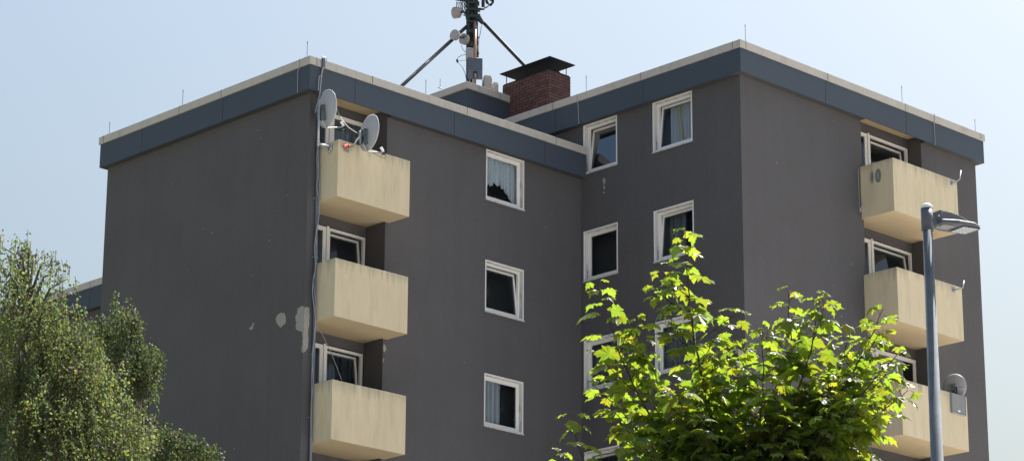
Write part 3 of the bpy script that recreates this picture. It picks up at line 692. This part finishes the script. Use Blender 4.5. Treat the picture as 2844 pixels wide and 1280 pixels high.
# rooftop air units
def ac(px0, px1, py0, d, lab):
    a = at((px0+px1)/2, 262, DM+d); top = at((px0+px1)/2, py0, DM+d).z; w = (px1-px0)/2/104
    t = thing('air_unit', lab, 'air conditioner', (a.x, a.y, PZ-.1), YAW-math.pi/2+.25, 'rooftop air units')
    h = top-PZ+.1
    c = MB(); c.box(-w, w, -.14, .14, .0, h*.92); c.box(-w*.85, w*.85, -.11, .11, h*.92, h); c.build('casing', 'ac', t, origin=(0, 0, 0), bevel=.02)
    c = MB()
    for k in range(6): c.box(-w-.006, -w, -.11, .11, h*.2+k*h*.1, h*.2+k*h*.1+.03)
    c.build('grille', 'black', t, origin=(0, 0, 0))
ac(1341, 1364, 213, .2, 'pale beige air unit behind the mast cabinet on the penthouse roof')
ac(1366, 1382, 232, .5, 'smaller beige air unit with a wire handle between the larger unit and the chimney')

# ------------------------------------------------------------------ street lamp
DL = 20.0
lp = at(2573.5, 578, DL)
lamp = thing('street_lamp', 'galvanised street lamp with flat LED head and white pole cap', 'street lamp', (lp.x, lp.y, 0))
c = MB(); c.tube([(lp.x, lp.y, 0), (lp.x, lp.y, 1.0), (lp.x, lp.y, lp.z-.02)], [.085, .078, .036], 32); c.build('pole', 'galv', lamp, smooth=True)
sz = at(2573.5, 641, DL).z
c = MB(); c.tube([(lp.x, lp.y, sz), (lp.x, lp.y, sz+.012)], .0475, 32); c.tube([(lp.x, lp.y, sz+.012), (lp.x, lp.y, lp.z-.005)], .0455, 32); c.build('sleeve', 'darkgrey', lamp, smooth=False)
bpy.data.objects['sleeve'].data.polygons.foreach_set('use_smooth', [len(p.vertices) == 4 for p in bpy.data.objects['sleeve'].data.polygons])
c = MB(); c.tube([(lp.x, lp.y, lp.z-.004), (lp.x, lp.y, lp.z+.014), (lp.x, lp.y, lp.z+.030), (lp.x, lp.y, lp.z+.040)], [.0475, .0475, .030, .006], 32); c.build('pole_cap', 'white', lamp, smooth=True)
a = YAW-R_(90)+R_(33)                       # arm direction: to the right and away
hz = at(2590, 615, DL).z
T = Matrix.Translation((lp.x, lp.y, hz)) @ Matrix.Rotation(a, 4, 'Z') @ Matrix.Rotation(R_(-3), 4, 'Y')
c = MB(); c.tube([T @ Vector((.03, 0, .0)), T @ Vector((.13, 0, .0))], .028, 16); c.build('arm', 'lampgrey', lamp, smooth=True)
def outline(x0, x1, w0, w1, n=12):
    top = [(x0, w0), (x0+(x1-x0)*.35, w1), (x0+(x1-x0)*.7, w1*.98)]
    for k in range(1, n): t = k/n; top.append((x0+(x1-x0)*(.7+.3*math.sin(t*1.5708)), w1*.98*math.cos(t*1.5708)**.8))
    top.append((x1, 0)); return top + [(x, -w) for x, w in top[::-1][1:]]
c = MB(); ol = outline(.085, .50, .075, .115)
c.prism(ol, -.018, -.006, lambda u, v, w: T @ Vector((u, v, w)))
n = len(ol); i = len(c.v)
for sc2, zz in ((1, -.006), (.97, .008), (.86, .017), (.6, .022)):
    for u, v in ol: uu = .085+(u-.085)*(1-(1-sc2)*.25*(u/.5)); c.v.append(tuple(T @ Vector((uu, v*sc2, zz - (.02 if u > .42 else 0)*(sc2 < 1)*(u-.42)/.08))))
for k in range(3):
    for j in range(n): j2 = (j+1) % n; c.f.append((i+k*n+j, i+k*n+j2, i+(k+1)*n+j2, i+(k+1)*n+j)); c.m.append(0); c.uv.append([(0, 0)]*4)
c.f.append(tuple(i+3*n+j for j in range(n))); c.m.append(0); c.uv.append([(0, 0)]*n)
head = c.build('lamp_head', 'lampgrey', lamp)
c = MB(); prof = [(.086, -.004), (.086, .066), (.12, .080), (.20, .078), (.28, .064), (.35, .042), (.40, .02), (.40, -.004)]
c.prism(prof, -.06, .06, lambda u, v, w: T @ Vector((u, w, v+.006))); c.build('driver_housing', 'lampgrey', lamp, bevel=.006)
c = MB()
for k in range(7): c.box(.09+k*.012, .096+k*.012, -.055, .055, .074, .088, 0, T)
c.build('cooling_fin', 'darkgrey', head, origin=lamp.location)
c = MB(); c.box(.30, .46, -.08, .08, -.026, -.018, 0, T); c.build('lens', 'lens', head, origin=lamp.location)
c = MB()
for i_ in range(4):
    for j_ in range(4): c.box(.315+i_*.035, .33+i_*.035, -.065+j_*.037, -.045+j_*.037, -.024, -.0185, 0, T)
c.build('led', 'label', head, origin=lamp.location)
c = MB(); c.box(.12, .24, -.05, .05, -.024, -.018, 0, T); c.build('access_cover', 'radio', head, origin=lamp.location)
c = MB(); q = T @ Vector((.087, -.045, .045)); c.tube([T @ Vector((.084, -.045, .045)), T @ Vector((.088, -.045, .045))], .009, 10); c.build('screw', 'white', head, origin=lamp.location)

# ------------------------------------------------------------------ leaves
class Leaves:
    def __init__(s): s.v = []; s.f = []; s.t = []
    def build(s, name, mt, parent):
        me = bpy.data.meshes.new(name); o_ = Vector(parent['_o'])
        me.from_pydata([(a-o_.x, b-o_.y, c_-o_.z) for a, b, c_ in s.v], [], s.f); me.materials.append(M[mt])
        at_ = me.attributes.new('tone', 'FLOAT', 'FACE'); at_.data.foreach_set('value', s.t)
        me.update(); o = bpy.data.objects.new(name, me); col.objects.link(o); o.parent = parent; return o
HALF = [(0, 0), (.16, -.11), (.30, -.10), (.45, -.16), (.42, -.02), (.36, .08), (.52, .10), (.58, .22), (.72, .38), (.54, .40), (.50, .52), (.38, .50), (.29, .46), (.33, .60), (.38, .74), (.22, .78), (.12, .88), (0, 1.06)]
LEAF = HALF + [(-x, y) for x, y in HALF[::-1][1:-1]]
def maple_leaf(L_, pos, dirv, up, size, tone):
    y = dirv.normalized(); x = y.cross(up).normalized(); z = x.cross(y)
    n = len(LEAF); i = len(L_.v); dr = random.uniform(.3, 1.0); fold = random.uniform(-.1, .35); wob = random.uniform(0, 6)
    c_ = pos + y*size*.35 - z*size*dr*.04; L_.v.append(tuple(c_))
    for k, (a, b) in enumerate(LEAF):
        r2 = a*a+(b-.1)**2
        h = -dr*r2*.8 + fold*abs(a)*.6 + .05*math.sin(k*1.7+wob)
        L_.v.append(tuple(pos + (x*a + y*b*.95 + z*h)*size*(1+random.uniform(-.04, .04))))
    for k in range(n):
        L_.f.append((i, i+1+k, i+1+(k+1) % n)); L_.t.append(tone)

# ---- maple
random.seed(42)
DT = 17.0
base = at(2080, 1280, DT+.1); base.z = 0
maple = thing('maple_tree', 'young maple with large bright green lobed leaves in front of the building', 'tree', (base.x, base.y, 0))
ML = Leaves(); stems = MB(); twigs = MB()
def leafpair(p, t, ang, size, plen, below=False):
    a = t.cross(Vector((0, 0, 1)));
    if a.length < .05: a = Vector((1, 0, 0))
    a.normalize(); b = a.cross(t).normalized()
    for s in (0, math.pi):
        if random.random() < .06: continue
        o = a*math.cos(ang+s)+b*math.sin(ang+s)
        pl = plen*random.uniform(.75, 1.2); e = p + (o*.85+t*random.uniform(.25, .6)).normalized()*pl
        twigs.tube([p, (p+e)/2+Vector((0, 0, .01)), e], .0018, 3, cap=False)
        hor = Vector((o.x, o.y, 0)) if Vector((o.x, o.y, 0)).length > .2 else Vector((random.uniform(-1, 1), random.uniform(-1, 1), 0))
        d = hor.normalized()+Vector((random.uniform(-.3, .3), random.uniform(-.3, .3), random.uniform(-.62, .12)))
        up = Vector((random.uniform(-.35, .35), random.uniform(-.35, .35), 1))
        maple_leaf(ML, e, d, up, size*1.36*random.uniform(.62, 1.2), random.uniform(.68, 1.12))
def grow(path, r0, r1, leaf_from=0, leaf_to=1, step=.075, smax=.115, side=True, depth=0):
    # dense polyline
    L_ = [0]
    for k in range(len(path)-1): L_.append(L_[-1]+(path[k+1]-path[k]).length)
    tot = L_[-1]
    def pt(s):
        s = max(0, min(s, tot-1e-6))
        for k in range(len(path)-1):
            if s <= L_[k+1]: t = (s-L_[k])/max(L_[k+1]-L_[k], 1e-6); return path[k].lerp(path[k+1], t)
        return path[-1]
    n = max(6, int(tot/.08)); pts = [pt(tot*k/n)+Vector((random.uniform(-.006, .006), random.uniform(-.006, .006), 0))*(k > 0) for k in range(n+1)]
    stems.tube(pts, [r0+(r1-r0)*(k/n) for k in range(n+1)], 6)
    s = .0; ang = random.uniform(0, 3.14); k = 0
    while s < tot*leaf_to:
        f = min(1, .5+s*1.2); p = pt(s); t = (pt(s)-pt(s+.06)).normalized()      # path runs tip -> base
        if s >= tot*leaf_from:
            leafpair(p, t, ang, smax*f, .035+.06*f)
            if side and s > .28 and random.random() < .8 and depth < 2:
                az = random.uniform(0, 6.283); o = Vector((math.cos(az), math.sin(az), random.uniform(.25, .9))).normalized(); ln = random.uniform(.16, .38)*min(1, .5+s*.6)
                grow([p+o*ln+Vector((0, 0, .04)), p+o*ln*.5, p], .0022, .004, 0, .8, .07, smax*.93, False, depth+1)
        s += step*(.7+.5*f)*random.uniform(.85, 1.15)*(.8 if s < .1 else 1); ang += math.pi/2+random.uniform(-.3, .3)
    return
fork = Vector((base.x, base.y, 4.3))
def stem(px, dd, smax=.115, **kw):
    pts = []
    for k, (x, y) in enumerate(px): pts.append(at(x, y, DT+dd*(1-.15*k)))
    last = pts[-1]; pts.append(last.lerp(fork, .45)+Vector((0, 0, .05))); pts.append(Vector((fork.x, fork.y, random.uniform(3.6, 4.4))))
    grow(pts, .0025, .017, smax=smax, leaf_to=.62, **kw)
stem([(1903, 650), (1908, 740), (1915, 860), (1940, 1000), (1975, 1150), (2010, 1300)], .0)
stem([(1665, 795), (1682, 860), (1715, 960), (1762, 1080), (1830, 1200), (1920, 1320)], -.25)
stem([(1592, 1160), (1602, 1220), (1622, 1290), (1720, 1400)], -.2, smax=.10)
stem([(2190, 812), (2193, 900), (2205, 1000), (2165, 1150), (2130, 1300)], .25)
stem([(2284, 806), (2268, 880), (2250, 980), (2200, 1130), (2150, 1300)], -.1)
stem([(2452, 858), (2422, 930), (2372, 1030), (2300, 1150), (2200, 1300)], .1)
stem([(2118, 915), (2120, 970), (2120, 1080), (2100, 1300)], -.4)
stem([(2500, 975), (2440, 1040), (2350, 1150), (2230, 1290)], -.35)
stem([(2520, 1085), (2440, 1150), (2340, 1230), (2220, 1330)], -.1)
stem([(1975, 985), (1980, 1050), (1995, 1150), (2030, 1300)], .4)
stem([(1655, 1075), (1725, 1140), (1800, 1230), (1900, 1330)], .15)
stem([(1800, 1030), (1830, 1090), (1880, 1160), (1960, 1300)], .35)
stem([(2360, 930), (2330, 1030), (2270, 1150), (2160, 1310)], .45)
stem([(2045, 1030), (2050, 1090), (2050, 1180), (2070, 1320)], .5)
stem([(1870, 1060), (1900, 1150), (1950, 1250), (2030, 1340)], -.5)
stem([(2440, 1190), (2380, 1250), (2260, 1340)], .4)
stem([(1740, 1230), (1800, 1270), (1900, 1350)], -.4)
for k in range(20):
    x = random.uniform(1760, 2460); y = random.uniform(1075, 1300) if x < 2140 else random.uniform(1010, 1250)
    stem([(x, y), (x+(2080-x)*.25, y+120), (x+(2080-x)*.6, y+260)], random.uniform(-.6, .6))
# lower crown, below the picture
for k in range(40):
    az = random.uniform(0, 6.283); rr = random.uniform(.6, 1.4); z0 = random.uniform(2.6, 4.6)
    tip = Vector((base.x+rr*math.cos(az), base.y+rr*math.sin(az), z0+.5*rr)); grow([tip, (tip+Vector((base.x, base.y, z0)))*.5+Vector((0, 0, -.03)), Vector((base.x, base.y, z0-.3))], .003, .014, 0, .6, .11, .12, False)
ML.build('crown', 'maple', maple)
twigs.build('petiole', 'twig', maple)
stems.tube([(base.x, base.y, 0), (base.x+.02, base.y, 2), (base.x, base.y, 3.6), (base.x, base.y, 4.5)], [.085, .062, .05, .025], 14)
stems.build('trunk', 'bark', maple)

# ---- birches
def birch(name, label, DB, clumps, base_px, mt, n_per, leaf=.045, seed=1, trunk_r=.13, low=None, topz=None):
    random.seed(seed)
    b = at(base_px, 1280, DB); b.z = 0
    t = thing(name, label, 'tree', (b.x, b.y, 0)); LV = Leaves(); tw = MB(); tr = MB()
    tz = topz or 11.5
    trunk = [Vector((b.x, b.y, 0)), Vector((b.x+.1, b.y, tz*.35)), Vector((b.x-.05, b.y+.1, tz*.7)), Vector((b.x+.05, b.y, tz))]
    tr.tube(trunk, [trunk_r, trunk_r*.75, trunk_r*.3, .008], 12)
    def leaf_at(p, s, tone):
        d = Vector((random.gauss(0, .6), random.gauss(0, .6), random.uniform(-1, -.1))).normalized()
        n = Vector((random.gauss(0, 1), random.gauss(0, 1), random.gauss(0, .9)))
        x = d.cross(n)
        if x.length < .01: return
        x.normalize(); i = len(LV.v); s *= random.uniform(.7, 1.2)
        for q in (p, p+x*s*.40+d*s*.38, p+d*s, p-x*s*.40+d*s*.38): LV.v.append(tuple(q))
        LV.f.append((i, i+1, i+2, i+3)); LV.t.append(tone)
    def strand(p, ln, out, dens=1.0, ct=1.0):
        k = int(ln/.022*dens); tone0 = random.uniform(.7, 1.15)*ct; end = p+out*ln*.35+Vector((0, 0, -ln))
        mid = p+out*ln*.3+Vector((0, 0, -ln*.35))
        tw.tube([p, mid, end], [.004, .003, .0015], 3, cap=False)
        for j in range(k):
            f = (j+random.random())/k; q = (p*(1-f)**2+mid*2*f*(1-f)+end*f*f)+Vector((random.gauss(0, .021), random.gauss(0, .021), random.gauss(0, .02)))
            leaf_at(q, leaf, tone0*random.uniform(.75, 1.25))
    for (cx, cy, rx, ry, dd, ns, ln) in clumps:
        if cy < 850 and DB < 36: ns *= .55
        c0 = at(cx, cy, DB+dd); sx = rx*DB/F; sz = ry*DB/F*1.05
        lim = trunk[1].lerp(trunk[3], min(1, max(0, (c0.z-.6-tz*.35)/(tz*.65)))); 
        ctone = random.uniform(.78, 1.2)
        br = [lim, lim.lerp(c0, .55)+Vector((0, 0, .25)), c0+Vector((0, 0, sz*.5))]
        tr.tube(br, [.022, .014, .005], 6)
        for k in range(int(ns*n_per)):
            u = Vector((random.gauss(0, .5), random.gauss(0, .5), random.gauss(0, .5)));
            if u.length > 1: u.normalize()
            p = c0+_r*u.x*sx+H*u.y*max(sx, .5)+Vector((0, 0, u.z*sz+.12))
            o = (p-c0); o.z = 0; o = o.normalized() if o.length > .01 else Vector((1, 0, 0))
            if random.random() < .12: tw.tube([c0+Vector((0, 0, sz*.2)), (c0+p)*.5+Vector((0, 0, .08)), p], [.008, .005, .003], 3, cap=False)
            strand(p, ln*random.uniform(.6, 1.6), o*.45, 1.0, ctone)
    if low:
        for k in range(low):
            az = random.uniform(0, 6.283); rr = random.uniform(.3, 2.6); z = random.uniform(3, 9.2)
            p = Vector((b.x+rr*math.cos(az), b.y+rr*math.sin(az), z)); strand(p, random.uniform(.5, 1), Vector((math.cos(az), math.sin(az), 0))*.5, .5)
    LV.build('crown', mt, t); tw.build('twig', 'twig', t); tr.build('trunk', 'birchbark', t, smooth=True)
    return t
# (px x, px y, half-width px, half-height px, depth offset m, strands, length m)
cl1 = [(45, 690, 45, 28, 0, 34, .30), (100, 715, 40, 30, .3, 24, .35), (155, 745, 26, 28, .1, 11, .28), (165, 800, 16, 36, 0, 8, .26), (20, 760, 55, 60, -.3, 60, .4), (90, 800, 55, 55, .2, 52, .4),
       (30, 860, 60, 60, .4, 55, .45), (120, 870, 60, 60, -.2, 66, .45), (175, 900, 30, 50, .2, 26, .35), (60, 960, 70, 60, .8, 50, .45), (160, 960, 60, 60, -.2, 60, .45), (235, 985, 45, 45, .1, 40, .38),
       (280, 1035, 35, 50, .0, 28, .33), (110, 1060, 90, 70, -.4, 90, .5), (220, 1070, 70, 60, -.5, 75, .45), (30, 1080, 60, 90, 0, 70, .5), (280, 1130, 60, 50, -.2, 55, .4), (350, 1170, 45, 45, 0, 40, .33), (385, 1215, 40, 45, -.2, 36, .33),
       (150, 1170, 110, 70, -.8, 110, .5), (280, 1220, 90, 60, -.6, 90, .45), (50, 1200, 80, 80, -.9, 90, .5), (180, 1290, 140, 60, -.9, 100, .5), (360, 1290, 70, 50, -.4, 50, .4)]
cl1 += [(75, 672, 40, 14, 0, 7, .22), (140, 712, 42, 22, .2, 8, .3), (188, 775, 22, 50, 0, 6, .35), (205, 850, 26, 50, .1, 8, .4), (262, 950, 36, 40, 0, 9, .4), (325, 1060, 36, 50, .1, 9, .4), (400, 1160, 36, 40, 0, 8, .35), (8, 680, 30, 30, 0, 8, .3)]
cl1 = [(a_, b_+22 if b_ < 900 else b_, *r__) for a_, b_, *r__ in cl1]
birch('birch_tree', 'tall weeping birch with drooping twigs of small leaves at the left edge', 34, cl1, 40, 'birch', 1.1, leaf=.046, seed=2, low=160, topz=12.0)
cl2 = [(325, 865, 22, 24, 0, 10, .2), (372, 870, 16, 22, 0, 6, .2), (330, 915, 45, 35, 0, 34, .26), (375, 930, 26, 40, 0, 18, .26), (290, 930, 35, 35, .3, 22, .26), (345, 985, 60, 40, .2, 44, .3), (415, 1000, 36, 30, 0, 26, .26),
       (430, 1040, 34, 30, 0, 22, .26), (360, 1050, 60, 45, 0, 46, .3), (400, 1090, 40, 30, .2, 16, .24), (300, 1060, 50, 60, .4, 36, .3), (320, 1160, 60, 60, .5, 30, .3), (450, 1215, 35, 25, .2, 18, .22), (490, 1235, 45, 28, -.2, 36, .25), (545, 1255, 40, 22, -.2, 28, .22), (590, 1268, 26, 14, -.2, 12, .16), (440, 1270, 50, 40, 0, 40, .3), (520, 1290, 70, 35, 0, 50, .3), (230, 950, 40, 40, .6, 20, .3)]
birch('birch_tree', 'smaller darker birch right of the tall one, against the grey wall', 38, cl2, 380, 'birchdark', 1.6, leaf=.048, seed=9, trunk_r=.06, low=90, topz=11.2)

# ------------------------------------------------------------------ ground
g = MB(); g.box(-3000, 3000, -3000, 3000, -.5, 0); o = g.build('ground', 'gravel', None, origin=(0, 0, 0)); tag(o, kind='structure')
def strip(name, x0, x1, y0, y1, z, mt):
    g = MB(); g.box(x0, x1, y0, y1, -.02, z); o = g.build(name, mt, None, origin=(0, 0, 0)); tag(o, kind='structure'); return o
strip('pavement', -6, 70, -60, -6.2, .004, 'paving')
strip('lawn', -34, -.6, -6.0, 60, .004, 'grass')
strip('road', -120, -9, -64, -8, .004, 'asphalt')

# ------------------------------------------------------------------ light
SAZ, SEL = R_(4), R_(56)
sl = bpy.data.lights.new('sun', 'SUN'); so = bpy.data.objects.new('sun', sl); col.objects.link(so)
sl.energy = 5; sl.angle = R_(.53); sl.color = (1, .95, .88)
sd = Vector((math.cos(SEL)*math.cos(SAZ), math.cos(SEL)*math.sin(SAZ), math.sin(SEL)))
so.rotation_euler = (-sd).to_track_quat('-Z', 'Y').to_euler(); so.location = (30, 0, 60)
w = bpy.data.worlds.new('World'); sc.world = w; w.use_nodes = True
nt = w.node_tree; bg = nt.nodes['Background']; sky = nt.nodes.new('ShaderNodeTexSky'); sky.sky_type = 'NISHITA'; sky.sun_disc = False
sky.sun_elevation = SEL; sky.sun_rotation = math.pi/2 - SAZ
sky.air_density = 1.9; sky.dust_density = 7.0; sky.ozone_density = 6.0
nt.links.new(sky.outputs[0], bg.inputs[0]); bg.inputs[1].default_value = .068
sc.view_settings.view_transform = 'Standard'; sc.view_settings.look = 'None'; sc.view_settings.exposure = 1.2; sc.view_settings.gamma = 1
sc.render.engine = 'CYCLES'
for o in bpy.data.objects:
    if '_o' in o: del o['_o']
